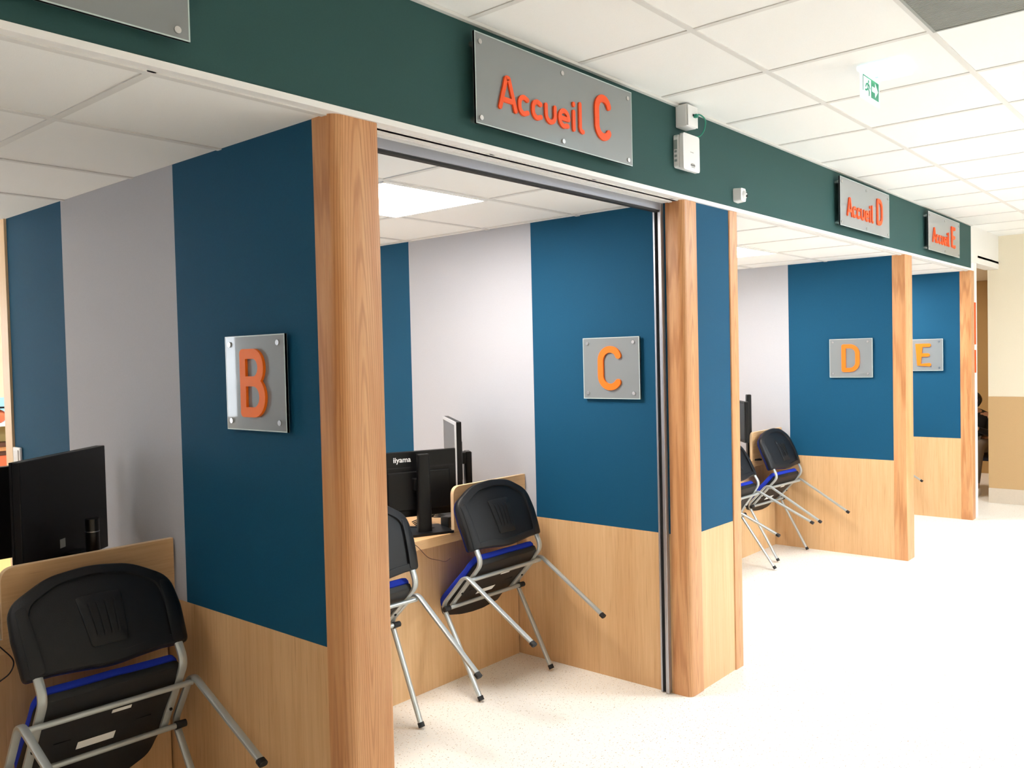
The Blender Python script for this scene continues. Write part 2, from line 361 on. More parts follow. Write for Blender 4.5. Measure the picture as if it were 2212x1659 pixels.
for i, (x, y) in enumerate(((1.988, 4.78), (1.988, 7.18), (3.188, 5.98))):
    lamp(x, y, ZC, 'lampk', ['square corridor lamp, nearer one of the row past the vent', 'square corridor lamp in the middle of the row', 'square corridor lamp nearest the right hand wall'][i], 'corridor lamps')

lamp(-1.6, 10.6, 2.40, 'lampc', 'added square lamp, out of view, brightening the passage beyond the last post', 'added passage lamps')  # added lamp, out of view, lights the ochre walls of the passage
for y in (-1.0, 2.4, 5.8): lamp(-4.0, y, 2.50, 'lampc', 'added square lamp, out of view, brightening the back office', 'added office lamps')  # added fill lamps, unseen, make up for the dimmer sky in the office
# ------------------------------------------------------------------ air vent
t = thing('air_vent', 'dark grey fine mesh air vent set in the corridor ceiling', 'vent', (1.388, 2.979, ZC))
g = bmesh.new()
for k in range(56): add_box(g, -.283, .283, -.283 + k * .0102, -.277 + k * .0102, -.010, -.006)
for k in range(28): add_box(g, -.283 + k * .0206, -.279 + k * .0206, -.283, .283, -.0085, -.0055)
obj('grille', g, 'grille', t)
g = bmesh.new()
for a, b, c, d in ((-.29, .29, -.29, -.28), (-.29, .29, .28, .29), (-.29, -.28, -.28, .28), (.28, .29, -.28, .28)): add_box(g, a, b, c, d, -.012, -.0045)
obj('vent_frame', g, 'grille', t)
obj('backing', bx(-.284, .284, -.284, .284, -.0052, -.0044), mat('vent_backing', (112, 116, 114), .8), t)

# ------------------------------------------------------------------ signs
def letter_C(w, h): 
    r = w / 2
    return [[(w * .93, h * .83)] + arc(r, h - r, r, r, 35, 180, 14)[1:] + arc(r, r, r, r, 180, 325, 14)]
GL = {
 'A': lambda w, h: [fillet([(0, 0), (w * .42, h), (w * .58, h), (w, 0)], [0, .004, .004, 0], 4), [(w * .2, h * .27), (w * .8, h * .27)]],
 'c': lambda w, h: [[(w * .95, h * .9)] + arc(w * .52, h - w * .5, w * .52, w * .5, 55, 180, 10) + arc(w * .52, w * .5, w * .52, w * .5, 180, 305, 10) + [(w * .95, h * .1)]],
 'u': lambda w, h: [[(0, h)] + arc(w / 2, w / 2, w / 2, w / 2, 180, 360, 14) + [(w, h)]],
 'e': lambda w, h: [[(0.0, h * .5), (w, h * .5)], [(w, h * .5)] + arc(w / 2, h - w / 2, w / 2, w / 2, 0, 180, 14) + arc(w / 2, w / 2, w / 2, w / 2, 180, 300, 12) + [(w * .92, h * .06)]],
 'i': lambda w, h: [[(0, 0), (0, h)], [(0, h * 1.42), (0, h * 1.46)]],
 'l': lambda w, h: [[(0, h), (0, w * .8)] + arc(w * .8, w * .8, w * .8, w * .8, 180, 270, 6)[1:] + [(w, 0)]],
 'C': letter_C,
 'B': lambda w, h: [[(0, 0), (0, h)], [(0, h * .53), (w * .5, h * .53)] + arc(w * .56, h * .765, w * .38, h * .235, -90, 90, 14) + [(0, h)], [(0, 0), (w * .55, 0)] + arc(w * .55, h * .265, w * .45, h * .265, -90, 90, 14) + [(w * .3, h * .53)]],
 'D': lambda w, h: [[(0, 0), (0, h)], [(0, h)] + arc(w * .45, h - w * .55, w * .55, w * .55, 90, 0, 10) + arc(w * .45, w * .55, w * .55, w * .55, 0, -90, 10) + [(0, 0)]],
 'E': lambda w, h: [[(w, h), (0, h), (0, 0), (w, 0)], [(0, h * .5), (w * .88, h * .5)]],
}
def glyph(ch, w, h, sw, place, depth, parent, name='letter', m='orange'):
    bm = bmesh.new()
    for k, line in enumerate(GL[ch](w - sw, h - sw)):
        strip(bm, [(p[0] + sw / 2, p[1] + sw / 2) for p in line], sw, place, 0, depth + k * .0002, cs=8)
    return obj(name, bm, m, parent)
def plate(t, w, h, place, th=.008):
    """acrylic plate (origin at its centre) with a pale edge band"""
    bm = bmesh.new(); prism(bm, [(-w / 2, -h / 2), (w / 2, -h / 2), (w / 2, h / 2), (-w / 2, h / 2)], place, 0, th)
    o = obj('plate', bm, 'acryl', t)
    bm = bmesh.new(); e = .0035
    for a, b, c, d in ((-w / 2, w / 2, -h / 2, -h / 2 + e), (-w / 2, w / 2, h / 2 - e, h / 2), (-w / 2, -w / 2 + e, -h / 2 + e, h / 2 - e), (w / 2 - e, w / 2, -h / 2 + e, h / 2 - e)):
        prism(bm, [(a, c), (b, c), (b, d), (a, d)], place, -.0005, th + .0005)
    obj('plate_edge', bm, 'acryl_edge', t)
def screw(t, u, v, place, back, front):
    bm = bmesh.new(); cyl(bm, place(u, v, back), place(u, v, front), .0095, .0085, 16); obj('standoff_screw', bm, 'steel', t, smooth=True)
def hanging_sign(y0, ch, label, y_shift=0):
    w, h = .925, .296; zc = 2.482; yc = y0 + w / 2
    t = thing('hanging_sign', label, 'sign', (.0, yc, zc), 0, 'acrylic reception signs on the green fascia')
    pl = lambda u, v, d: (.030 + d, u, v)
    plate(t, w, h, pl)
    for u in (-.44, 0, .43):
        for v in (.117, -.128): screw(t, u, v, pl, -.030, .013)
    pl2 = lambda ou: (lambda u, v, d: (.0385 + d, ou + u, -.082 + v))
    o = -w / 2
    for g, u, gw, gh in (('A', .106, .096, .118), ('c', .206, .062, .072), ('c', .279, .062, .072), ('u', .352, .068, .072), ('e', .430, .070, .072), ('i', .516, .019, .080), ('l', .556, .034, .116)):
        glyph(g, gw, gh, .0170, pl2(o + u), .006, t)
    glyph(ch, .115, .175, .028, pl2(o + .659), .006, t)
    return t
hanging_sign(.158, 'B', 'grey acrylic hanging sign cut off at the top left corner')
hanging_sign(2.072, 'C', 'grey acrylic sign reading Accueil C in orange letters')
hanging_sign(5.303, 'D', 'grey acrylic sign reading Accueil D in orange letters')
hanging_sign(7.165, 'E', 'grey acrylic sign reading Accueil E in orange letters')
def door_plate(yw, ch, label):
    w = .325; h = .296; xc = -.4; zc = 1.513
    t = thing('letter_plate', label, 'sign', (xc, yw, zc), 0, 'single letter plates on the booth walls')
    pl = lambda u, v, d: (u, -.012 - d, v)
    plate(t, w, h, pl)
    for u in (-w / 2 + .028, w / 2 - .034):
        for v in (-h / 2 + .028, h / 2 - .026): screw(t, u, v, pl, -.012, .012)
    gw, gh = {'B': (.135, .212), 'C': (.140, .212), 'D': (.135, .212), 'E': (.120, .212)}[ch]
    p2 = lambda u, v, d: (-gw / 2 + u, -.0205 - d, -gh / 2 + v)
    glyph(ch, gw, gh, .031, p2, .009, t, m='amber')
door_plate(1.529, 'B', 'acrylic plate with a big orange letter B on the nearest blue wall')
door_plate(3.478, 'C', 'acrylic plate with an orange letter C on the blue wall')
door_plate(6.725, 'D', 'acrylic plate with an orange letter D on the blue wall')
door_plate(8.660, 'E', 'acrylic plate with an orange letter E on the farthest blue wall')

# ------------------------------------------------------------------ small devices on the fascia
t = thing('network_socket_box', 'small white socket box on the green fascia touching the ceiling', 'socket box', (0, 3.455, 2.615))
obj('box_body', bx(.0, .058, -.045, .045, -.043, .055), 'plastic', t, bevel=.006)
obj('box_cover', bx(.059, .064, -.044, .044, -.042, .050), 'plastic', t, bevel=.003)
obj('socket_slot', bx(.0635, .0655, -.004, .022, .004, .014), 'dark', t)
t = thing('wireless_access_point', 'white rounded access point box on the green fascia below the socket box', 'access point', (0, 3.46, 2.468))
bm = bmesh.new(); prism(bm, [(p.x, p.y) for p in fillet([(-.075, -.075), (.065, -.075), (.065, .068), (-.075, .068)], .012, 5, True)], lambda u, v, d: (d, u, v), 0.004, .026); obj('back_box', bm, 'plastic', t, smooth=True)
bm = bmesh.new(); prism(bm, [(p.x, p.y) for p in fillet([(-.068, -.085), (.078, -.085), (.078, .075), (-.068, .075)], .014, 5, True)], lambda u, v, d: (d, u, v), .030, .048); obj('front_cover', bm, 'plastic', t, smooth=True, bevel=.002)
bm = bmesh.new(); add_box(bm, .0478, .0488, -.004, .034, -.062, -.054); add_box(bm, .0478, .0486, .002, .030, -.052, -.0505); add_box(bm, .0478, .0486, .002, .032, -.068, -.066); obj('label_print', bm, mat('grey_print', (120, 118, 118), .6), t)
bm = bmesh.new()
for u0, u1 in ((-.006, .000), (.003, .009), (.010, .016), (.017, .023)): add_box(bm, .0478, .0485, u0, u1, -.004, -.001)
obj('logo_print', bm, mat('light_grey_print', (168, 168, 168), .6), t)
bm = bmesh.new()
for z in (-.05, -.03, -.01): add_box(bm, .008, .02, -.0765, -.074, z, z + .010)
add_box(bm, .006, .022, -.0765, -.074, .004, .045); obj('port_slot', bm, mat('grey_socket', (150, 160, 160), .5), t)
bm = bmesh.new(); tube(bm, smooth_path([(.066, 3.468, 2.622), (.078, 3.49, 2.630), (.076, 3.545, 2.615), (.055, 3.565, 2.575), (.040, 3.545, 2.550), (.030, 3.50, 2.546), (.022, 3.475, 2.546)]), .0032); tag(obj('network_cable', bm, 'greenc', smooth=True), 'thin green cable looping from the socket box to the access point', 'cable')
bm = bmesh.new(); add_box(bm, .058, .080, 3.458, 3.474, 2.614, 2.628); c = obj('cable_plug', bm, 'greenc'); c.parent = bpy.data.objects['network_cable']
t = thing('motion_detector', 'small white motion detector on the green fascia between the C and D signs', 'detector', (0, 3.990, 2.347))
bm = bmesh.new(); prism(bm, [(p.x, p.y) for p in fillet([(-.030, -.032), (.028, -.036), (.036, .0), (.028, .034), (-.030, .034)], .012, 5, True)], lambda u, v, d: (d, u * (1 - d * 3), v * (1 - d * 2)), 0, .040); obj('housing', bm, 'plastic', t, smooth=True)
bm = bmesh.new(); bmesh.ops.create_uvsphere(bm, u_segments=16, v_segments=10, radius=.022); 
for v in bm.verts: v.co = Vector((v.co.x * .7 + .038, v.co.y + .008, v.co.z))
obj('sensor_dome', bm, 'plastic', t, smooth=True)
bm = bmesh.new(); cyl(bm, (.048, .010, -.006), (.0555, .010, -.006), .006); add_box(bm, .047, .0545, .004, .018, .008, .011); obj('lens', bm, 'dark', t)

# ------------------------------------------------------------------ exit sign
t = thing('exit_sign', 'green and white emergency exit sign hanging from the corridor ceiling', 'exit sign', (.79, 3.562, ZC), 0)
obj('housing', bx(-.02, .13, -.105, .105, -.022, -.004), 'exitw', t, bevel=.004)
obj('sign_panel', bx(-.006, .0, -.107, .107, -.124, -.022), 'exitw', t)
bm = bmesh.new(); pe = lambda u, v, d: (d, u, v)
prism(bm, [(.004, -.106), (.094, -.106), (.094, -.034), (.004, -.034)], pe, .0002, .0012)
add_box(bm, .0002, .0012, -.090, -.085, -.096, -.034); add_box(bm, .0002, .0012, -.085, .004, -.038, -.034)
obj('pictogram_field', bm, 'sgreen', t)
bm = bmesh.new()
prism(bm, [(.012, -.080), (.048, -.080), (.048, -.098), (.082, -.070), (.048, -.042), (.048, -.060), (.012, -.060)], pe, .0013, .002); obj('arrow', bm, 'exitw', t)
bm = bmesh.new(); cyl(bm, (.0002, -.026, -.050), (.0014, -.026, -.050), .006)
for k, ln in enumerate(([(-.036, -.060), (-.030, -.076)], [(-.036, -.060), (-.052, -.064), (-.058, -.074)], [(-.034, -.060), (-.020, -.064), (-.010, -.074)], [(-.031, -.076), (-.018, -.088), (-.020, -.102)], [(-.032, -.076), (-.046, -.086), (-.062, -.088)])): strip(bm, ln, .007, pe, .0002, .0014 + k * .00005)
obj('running_figure', bm, 'sgreen', t)
bm = bmesh.new(); cyl(bm, (.012, .035, -.0235), (.012, .035, -.0215), .006); obj('indicator_light', bm, 'led', t)

# ------------------------------------------------------------------ light switch
t = thing('light_switch', 'white light switch at the back end of the letter B wall', 'switch', (-2.375, 1.529, 1.175))
obj('switch_plate', bx(-.043, .043, -.012, -.001, -.040, .040), 'plastic', t, bevel=.004)
obj('rocker', bx(-.026, .026, -.016, -.012, -.028, .028), 'plastic', t, bevel=.002)

# ------------------------------------------------------------------ desks
def desk(y0, y1, up0, label, group='reception desks'):
    t = thing('reception_desk', label, 'desk', (-1.03, (y0 + y1) / 2, 0), 0, group); yc = (y0 + y1) / 2
    def q(o): o.parent = t; o.location = (1.03, -yc, 0); return o
    q(obj('front_panel', bx(-1.048, -1.03, y0, y1, 0, .697), 'oak'))
    q(obj('worktop', bx(-1.75, -.965, y0, y1, .698, .743), 'oak_y', bevel=.0015))
    for y in (y0, y1 - .02): q(obj('side_panel', bx(-1.72, -1.049, y, y + .02, 0, .697), 'oak'))
    bm = bmesh.new(); poly = fillet([(up0, .7435), (y1, .7435), (y1, .962), (up0, .962)], [0, 0, 0, .045], 8, True)
    prism(bm, [(p.x, p.y) for p in poly], lambda u, v, d: (d, u, v), -.983, -.9645); q(obj('upstand_panel', bm, 'oak_y', smooth=True))
    bm = bmesh.new(); e = [poly[i] for i in range(len(poly))]; path = [(p.x, p.y) for p in poly[3:]] + [(poly[0].x, poly[0].y)]
    path = [(y1, .962)] + [(p.x, p.y) for p in poly if p.x < y1 - .001][::-1][:0] + [(p.x, p.y) for p in poly[3:]] + [(up0, .7435)]
    strip(bm, path, .002, lambda u, v, d: (d, u, v), -.9835, -.9640, round_caps=False); q(obj('edge_band', bm, 'edge'))
    return t
desk(-.24, 1.521, .962, 'oak reception desk in the B booth, nearest of all')
desk(1.70, 3.470, 2.935, 'oak reception desk with a small rounded upstand below the C plate')
desk(4.02, 6.717, 6.175, 'oak reception desk in the D booth behind two tipped chairs')
desk(6.90, 8.652, 8.10, 'oak reception desk in the E booth, mostly hidden by the D post')

# ------------------------------------------------------------------ chairs
def sweep(bm, path, y_of, a, b, n=12, caps=True):
    """path: (x, z) points; oval section, half width a sideways and b in the plane"""
    rings = []; N = len(path)
    for i, p in enumerate(path):
        q0 = path[max(i - 1, 0)]; q1 = path[min(i + 1, N - 1)]; tx, tz = q1[0] - q0[0], q1[1] - q0[1]; l = math.hypot(tx, tz); nx, nz = -tz / l, tx / l
        y = y_of(p); ring = []
        for k in range(n):
            t = 2 * PI * k / n; c, s = math.cos(t), math.sin(t); ex = 2 / 3.0
            cc = math.copysign(abs(c) ** ex, c) * a; ss = math.copysign(abs(s) ** ex, s) * b
            ring.append(bm.verts.new((p[0] + nx * ss, y + cc, p[1] + nz * ss)))
        rings.append(ring)
    for A, B in zip(rings, rings[1:]):
        for k in range(n): bm.faces.new((A[k], A[(k + 1) % n], B[(k + 1) % n], B[k]))
    if caps: bm.faces.new(rings[0]); bm.faces.new(rings[-1][::-1])
def slab(bm, outline, rings, place):
    """outline 2-D closed; rings: list of (scale, h) from one centre over the rim to the other centre"""
    cx = sum(p[0] for p in outline) / len(outline); cy = sum(p[1] for p in outline) / len(outline); R = []
    for s, h in rings:
        if s == 0: R.append([bm.verts.new(place(cx, cy, h))]); continue
        R.append([bm.verts.new(place(cx + (p[0] - cx) * s, cy + (p[1] - cy) * s, h)) for p in outline])
    n = len(outline)
    for A, B in zip(R, R[1:]):
        for k in range(n):
            k2 = (k + 1) % n
            if len(A) == 1: bm.faces.new((A[0], B[k], B[k2]))
            elif len(B) == 1: bm.faces.new((A[k], B[0], A[k2]))
            else: bm.faces.new((A[k], A[k2], B[k2], B[k]))
def dense(poly, d=.015):
    out = []
    for i, p in enumerate(poly):
        q = poly[(i + 1) % len(poly)]; L = math.hypot(q[0] - p[0], q[1] - p[1]); k = max(1, int(L / d))
        for j in range(k): out.append((p[0] + (q[0] - p[0]) * j / k, p[1] + (q[1] - p[1]) * j / k))
    return out
LEGW, TOPW, RW = .252, .260, .212
def make_chair():
    t = thing('conference_chair', '', 'chair')
    full = fillet([(.0, .006), (.112, .447), (.343, .457), (.463, .006)], .050, 8)
    half = len(full) // 2
    def yof(s): return lambda p: s * (LEGW + (TOPW - LEGW) * min(1, p[1] / .43))
    mid = (.2275, .4517); P1 = [(p.x, p.y) for p in full if p.x < .2275] + [mid]; P2 = [mid] + [(p.x, p.y) for p in full if p.x >= .2275]
    for s in (-1, 1):
        for path, fx in ((P1, 0.0), (P2, .463)):
            bm = bmesh.new(); sweep(bm, path, yof(s), .0125, .0075); L = obj('leg', bm, 'frame', t, smooth=True)
            foot = [(fx - .001 * (1 if fx == 0 else -1), -.002), (fx + (.0045 if fx == 0 else -.0045), .018)]
            bm = bmesh.new(); sweep(bm, foot, lambda p: s * LEGW, .0145, .0095); obj('foot_cap', bm, 'rubber', L, smooth=True)
    # round cross bars
    bm = bmesh.new(); cyl(bm, (.336, -.252, .428), (.336, .252, .428), .0095); obj('crossbar', bm, 'frame', t, smooth=True)
    bm = bmesh.new(); cyl(bm, (.128, -.262, .418), (.128, .262, .418), .0095); cb = obj('crossbar', bm, 'frame', t, smooth=True)
    for s in (-1, 1):
        bm = bmesh.new(); cyl(bm, (.128, s * .246, .418), (.128, s * .282, .418), .0135, .0125); obj('end_cap', bm, 'rubber', cb, smooth=True)
    # back supports: rail under the seat, bend, upright
    path = [(p.x, p.y) for p in fillet([(.118, .434), (.34, .447), (.422, .452), (.447, .530), (.505, .700)], [0, 0, .055, .05, 0], 8)]
    for s in (-1, 1):
        bm = bmesh.new(); sweep(bm, path, lambda p: s * RW, .0140, .0072); r = obj('back_support', bm, 'frame', t, smooth=True)
        bm = bmesh.new(); cyl(bm, (.215, s * RW, .4272), (.215, s * RW, .4335), .005); obj('screw_hole', bm, 'dark', r)
    # seat
    def seat_h(x, y): return .030 * -max(0, (.06 - x) / .10) ** 2 + .016 * max(0, (x - .30) / .11) ** 2 - .006 * (1 - (y / .22) ** 2)
    out = dense([(p.x, p.y) for p in fillet([(-.012, -.205), (-.050, -.10), (-.056, .0), (-.050, .10), (-.012, .205), (.10, .228), (.36, .225), (.405, .205), (.412, 0), (.405, -.205), (.36, -.225), (.10, -.228)], [.06, .08, .2, .08, .06, .1, .05, .03, .3, .03, .05, .1], 5, True)], .02)
    pl = lambda u, v, h: (u, v, .4435 + seat_h(u, v) + h)
    bm = bmesh.new(); slab(bm, out, [(0, .0), (.5, 0), (.9, 0), (.965, .002), (.992, .010), (.998, .022), (.97, .026), (.5, .026), (0, .026)], pl); sh = obj('seat_shell', bm, 'blackp', t, smooth=True)
    for c in (-.15, .10): obj('moulded_rib', bx(.20, .208, c, c + .05, .4375, .4425), 'blackp', sh)
    bm = bmesh.new(); add_box(bm, .150, .185, -.075, .040, .4355, .4365); s1 = obj('sticker', bm, 'paper', sh); s1['label'] = 'white sticker under the seat'
    bm = bmesh.new(); add_box(bm, .285, .300, .005, .065, .4355, .4365); s1 = obj('sticker', bm, 'paper', sh); s1['label'] = 'small white sticker under the seat'
    bm = bmesh.new(); slab(bm, out, [(0, .0262), (.95, .0262), (.985, .030), (.995, .040), (.985, .052), (.95, .060), (.85, .064), (.5, .066), (0, .066)], pl); obj('seat_cushion', bm, 'navy', t, smooth=True)
    # backrest
    def wb(y, v, h):
        x0 = .432 + .100 * v / .285 + .030 * (1 - (y / .25) ** 2) - .012 * ((v - .14) / .14) ** 2 + .010; z0 = .515 + .285 * v / .285
        return (x0 + h * .945, y, z0 - h * .326)
    ob = dense([(p.x, p.y) for p in fillet([(-.250, .004), (-.258, .12), (-.250, .222), (-.13, .280), (0, .292), (.13, .280), (.250, .222), (.258, .12), (.250, .004), (.17, -.002), (0, -.024), (-.17, -.002)], [.018, .1, .075, .2, .4, .2, .075, .1, .018, .2, .4, .2], 6, True)], .018)
    bm = bmesh.new(); slab(bm, ob, [(0, -.014), (.6, -.014), (.96, -.014), (.995, -.010), (1.0, 0), (.99, .009), (.965, .0135), (.85, .0135), (.805, .0130), (.790, .0045), (.4, .0040), (0, .0040)], wb)
    # raised centre field and ribs
    cf = dense([(p.x, p.y) for p in fillet([(-.055, .035), (.055, .035), (.070, .19), (-.070, .19)], .012, 4, True)], .018)
    slab(bm, cf, [(0, .003), (1.0, .003), (1.0, .0075), (.96, .0095), (.5, .0095), (0, .0095)], wb)
    for k in range(4):
        y = -.039 + .026 * k; rr = dense([(p.x, p.y) for p in fillet([(y * .8 - .004, .055), (y * .8 + .004, .055), (y + .004, .170), (y - .004, .170)], .003, 3, True)], .02)
        slab(bm, rr, [(0, .008), (1, .008), (.7, .0150), (0, .0150)], wb)
    # thickened sides that hold the uprights
    for s in (-1, 1):
        hh = dense([(p.x, p.y) for p in fillet([(s * .190, .002), (s * .234, .002), (s * .236, .20), (s * .205, .21)], .01, 3, True)], .02)
        slab(bm, hh, [(0, .010), (1, .010), (.96, .0150), (.8, .0165), (0, .0165)], wb)
    br = obj('backrest', bm, 'blackp', t, smooth=True)
    bm = bmesh.new(); slab(bm, ob, [(0, -.0145), (.9, -.0145), (.965, -.018), (.975, -.026), (.95, -.034), (.85, -.040), (.4, -.042), (0, -.042)], wb); obj('back_cushion', bm, 'navyd', br, smooth=True)
    return t
def copy_tree(o, parent=None):
    c = o.copy(); C.objects.link(c); c.parent = parent
    for ch in list(o.children): copy_tree(ch, c)
    return c
def pose(o, X, Y, yaw, th, ro, label):
    bk = Vector((math.cos(yaw), math.sin(yaw), 0)); u = Vector((-math.sin(yaw), math.cos(yaw), 0)); up = Vector((0, 0, 1))
    nn = -math.sin(th) * bk + math.cos(th) * up; b2 = math.cos(th) * bk + math.sin(th) * up
    b3 = math.cos(ro) * b2 + math.sin(ro) * u; u3 = -math.sin(ro) * b2 + math.cos(ro) * u
    mm = Matrix((b3, u3, nn)).transposed(); o.rotation_euler = mm.to_euler(); o.location = (X, Y, .010 + LEGW * abs(math.sin(ro) * math.sin(th)))
    o['label'] = label; o['group'] = 'black and blue chairs tipped forward against the desks'
proto = make_chair()
poses = [(-.733, 3.109, -.018, .771, -.013, 'black-backed blue-seated chair tipped on its front legs below the C plate'),
         (-.559, 1.172, -.037, .949, .012, 'nearest tipped chair with black back, bottom left, leaning on the B desk'),
         (-.757, 2.238, -.048, .698, .012, 'tipped chair half hidden behind the nearest wooden post'),
         (-.744, 6.396, -.047, .780, .010, 'tipped chair leaning on the rounded upstand in the D booth'),
         (-.687, 5.653, -.046, .895, -.014, 'tipped chair half hidden by the narrow post, left one in the D booth'),
         (-.744, 8.330, -.030, .780, .0, 'tipped chair in the E booth, only one leg showing past the D post')]
for i, p in enumerate(poses):
    o = proto if i == 0 else copy_tree(proto); pose(o, *p)

# ------------------------------------------------------------------ monitors
def text_mesh(s, size):
    cu = bpy.data.curves.new('text', 'FONT'); cu.body = s; cu.size = size; cu.extrude = .0004; cu.align_x = 'CENTER'; cu.offset = size * .012
    o = bpy.data.objects.new('tmp', cu); C.objects.link(o); dg = bpy.context.evaluated_depsgraph_get(); me = bpy.data.meshes.new_from_object(o.evaluated_get(dg))
    bpy.data.objects.remove(o); return me
def monitor(loc, rz, w, h, zb, label, bezel='matt', logo=None, stand='back', col=.035, tilt=0, top=None, screen='gloss', bulge=True):
    """local: width along x, screen towards -y, back towards +y; zb = bottom of the panel above the desk"""
    t = thing('computer_monitor', label, 'monitor', loc, rz)
    T = Matrix.Translation((0, 0, zb)) @ Matrix.Rotation(tilt, 4, 'X')
    obj('panel_housing', bx(-w / 2, w / 2, -.004, .022, 0, h, T=T), 'matt', t, bevel=.003)
    if bulge: obj('rear_bulge', bx(-w * .36, w * .36, .022, .034, h * .10, h * .70, T=T), 'matt', t, bevel=.006)
    bm = bmesh.new(); e = .016
    for a, b, c, d in ((-w / 2, w / 2, 0, e * 1.4), (-w / 2, w / 2, h - e, h), (-w / 2, -w / 2 + e, e * 1.4, h - e), (w / 2 - e, w / 2, e * 1.4, h - e)): add_box(bm, a, b, -.012, -.0042, c, d, T=T)
    obj('bezel', bm, bezel, t)
    obj('screen', bx(-w / 2 + e, w / 2 - e, -.009, -.0042, e * 1.4, h - e, T=T), screen, t)
    if stand:
        cy = .085; ct = zb + h * .96 if top is None else top
        bm = bmesh.new(); prism(bm, [(p.x, p.y) for p in fillet([(-col, cy - .018), (col, cy - .018), (col, cy + .018), (-col, cy + .018)], .01, 4, True)], lambda u, v, d: (u * (1 if d < .1 else .8), v, d), .012, ct); obj('stand_column', bm, 'matt', t, smooth=True)
        bm = bmesh.new(); prism(bm, [(-col * .78, cy - .012), (col * .78, cy - .012), (col * .78, cy + .012), (-col * .78, cy + .012)], lambda u, v, d: (u, v, d), ct, ct + .004); obj('column_cap', bm, 'gloss', t)
        bm = bmesh.new(); bz = min(zb + h * .51, ct - .03); add_box(bm, -.04, .04, .02, cy - .015, bz - h * .09, bz + h * .09); obj('mount_bracket', bm, 'matt', t, bevel=.004)
        bm = bmesh.new(); prism(bm, [(p.x, p.y) for p in fillet([(-.13, -.06), (.13, -.06), (.13, .15), (-.13, .15)], .015, 4, True)], lambda u, v, d: (u, v, d), .001, .012); obj('stand_base', bm, 'matt', t, smooth=True)
    if logo:
        me = text_mesh(logo, .036); me.materials.append(M['paper']); o = bpy.data.objects.new('brand_lettering', me); C.objects.link(o); o.parent = t
        o.matrix_local = Matrix.Translation((.082, .0225, zb + h - .048)) @ Matrix.Rotation(PI, 4, 'Z') @ Matrix.Rotation(PI / 2, 4, 'X')
        obj('vent_slot', bx(.04, w * .46, .0215, .0228, h - .078 + zb, h - .073 + zb), 'dark', t)
        obj('vent_slot', bx(-w * .42, -.03, .0215, .0228, h - .082 + zb, h - .074 + zb), 'dark', t)
    return t
def yaw_for(dx, dy):   # back direction (local +y) given; returns rotation about z
    return math.atan2(dy, dx) - PI / 2
monitor((-1.145, 2.868, .743), yaw_for(.928, -.373), .45, .315, .075, 'black monitor seen from behind on the C desk, stand towards the corridor', logo='iiyama')
monitor((-1.24, 3.205, .743), yaw_for(.615, .788), .50, .335, .185, 'monitor with silver bezel seen edge-on behind the C desk upstand', bezel='silver', screen='screen', top=.345, col=.045)
monitor((-1.20, 1.242, .743), yaw_for(.775, .632), .545, .385, .150, 'large black monitor seen from behind on the B desk', top=.19, bulge=False)
monitor((-1.47, .93, .743), yaw_for(1, 0), .50, .33, .152, 'black monitor at the left picture edge, behind the large one on the B desk')
obj('sticker', bx(.025, .058, .0221, .0228, .215, .245), 'grille', bpy.data.objects['computer_monitor.002'])['label'] = 'small grey sticker'
bm = bmesh.new(); cyl(bm, (-1.11, 1.305, .757), (-1.11, 1.305, 1.050), .024, .022); s_ = obj('stand_column', bm, 'gloss', smooth=True)
t = thing('monitor_stand', 'round black stand column in front of the large B desk monitor', 'stand', (-1.11, 1.305, .743)); s_.parent = t; s_.location = (1.11, -1.305, -.743)
bm = bmesh.new(); cyl(bm, (0, 0, .262), (0, 0, .265), .0232); obj('collar_ring', bm, 'alu', t); obj('base', bx(-.07, .07, -.06, .06, .001, .014), 'matt', t, bevel=.004)
monitor((-1.118, 6.255, .743), yaw_for(.758, .652), .48, .31, .15, 'black monitor beside the D upstand, mostly hidden, its stand edge-on', top=.50, col=.03)
tag(obj('paper_sheet', bx(-1.06, -.967, .78, .998, .7440, .7450), 'paper'), 'white sheet of paper lying on the B desk at its open side', 'paper')
o = obj('paper_stack', bx(-.995, -.968, .80, .957, .746, .955), 'paper'); tag(o, 'white papers standing at the left end of the B desk upstand', 'paper')
# ------------------------------------------------------------------ cables and adapters
def cable(name, pts, r, label, m='rubber', group=None):
    bm = bmesh.new(); tube(bm, smooth_path(pts), r, 6); return tag(obj(name, bm, m, smooth=True), label, 'cable', group)
cable('loose_cable', [(-1.00, 2.60, .747), (-.962, 2.63, .747), (-.956, 2.68, .725), (-.958, 2.75, .660), (-.965, 2.82, .632), (-.955, 2.86, .620), (-.945, 2.885, .632)], .0016, 'thin brown wire hanging over the edge of the C desk', 'brown')
cable('loose_cable', [(-1.03, .90, .747), (-.960, .93, .747), (-.950, .96, .715), (-.950, .985, .675), (-.955, .975, .64), (-.957, .94, .618)], .0022, 'thin black wire hanging from the B desk at the left edge')
cable('power_cable', [(-1.25, 2.66, .75), (-1.18, 2.78, .770), (-1.10, 2.86, .765), (-1.08, 2.93, .750), (-1.03, 2.90, .749)], .0035, 'black cable looping round the iiyama monitor stand', group='cables on the C desk'.replace('iiyama ', ''))
bpy.data.objects['power_cable']['label'] = 'black cable looping round the front monitor stand on the C desk'
for i in range(4):
    a = random.random(); p0 = (-1.22 - .03 * i, 2.92 + .02 * i, .75)
    cable('power_cable', [p0, (-1.20 + .03 * i, 3.0, .775 + .02 * i), (-1.26 - .02 * i, 3.06, .79 + .012 * i), (-1.32, 3.12, .755 + .01 * i), (-1.22, 3.18, .752)], .0032, 'one of the tangled black cables behind the front monitor on the C desk', group='tangled cables on the C desk')
t = thing('power_adapter', 'black power adapter with white labels by the C desk upstand', 'adapter', (-1.08, 3.02, .744))
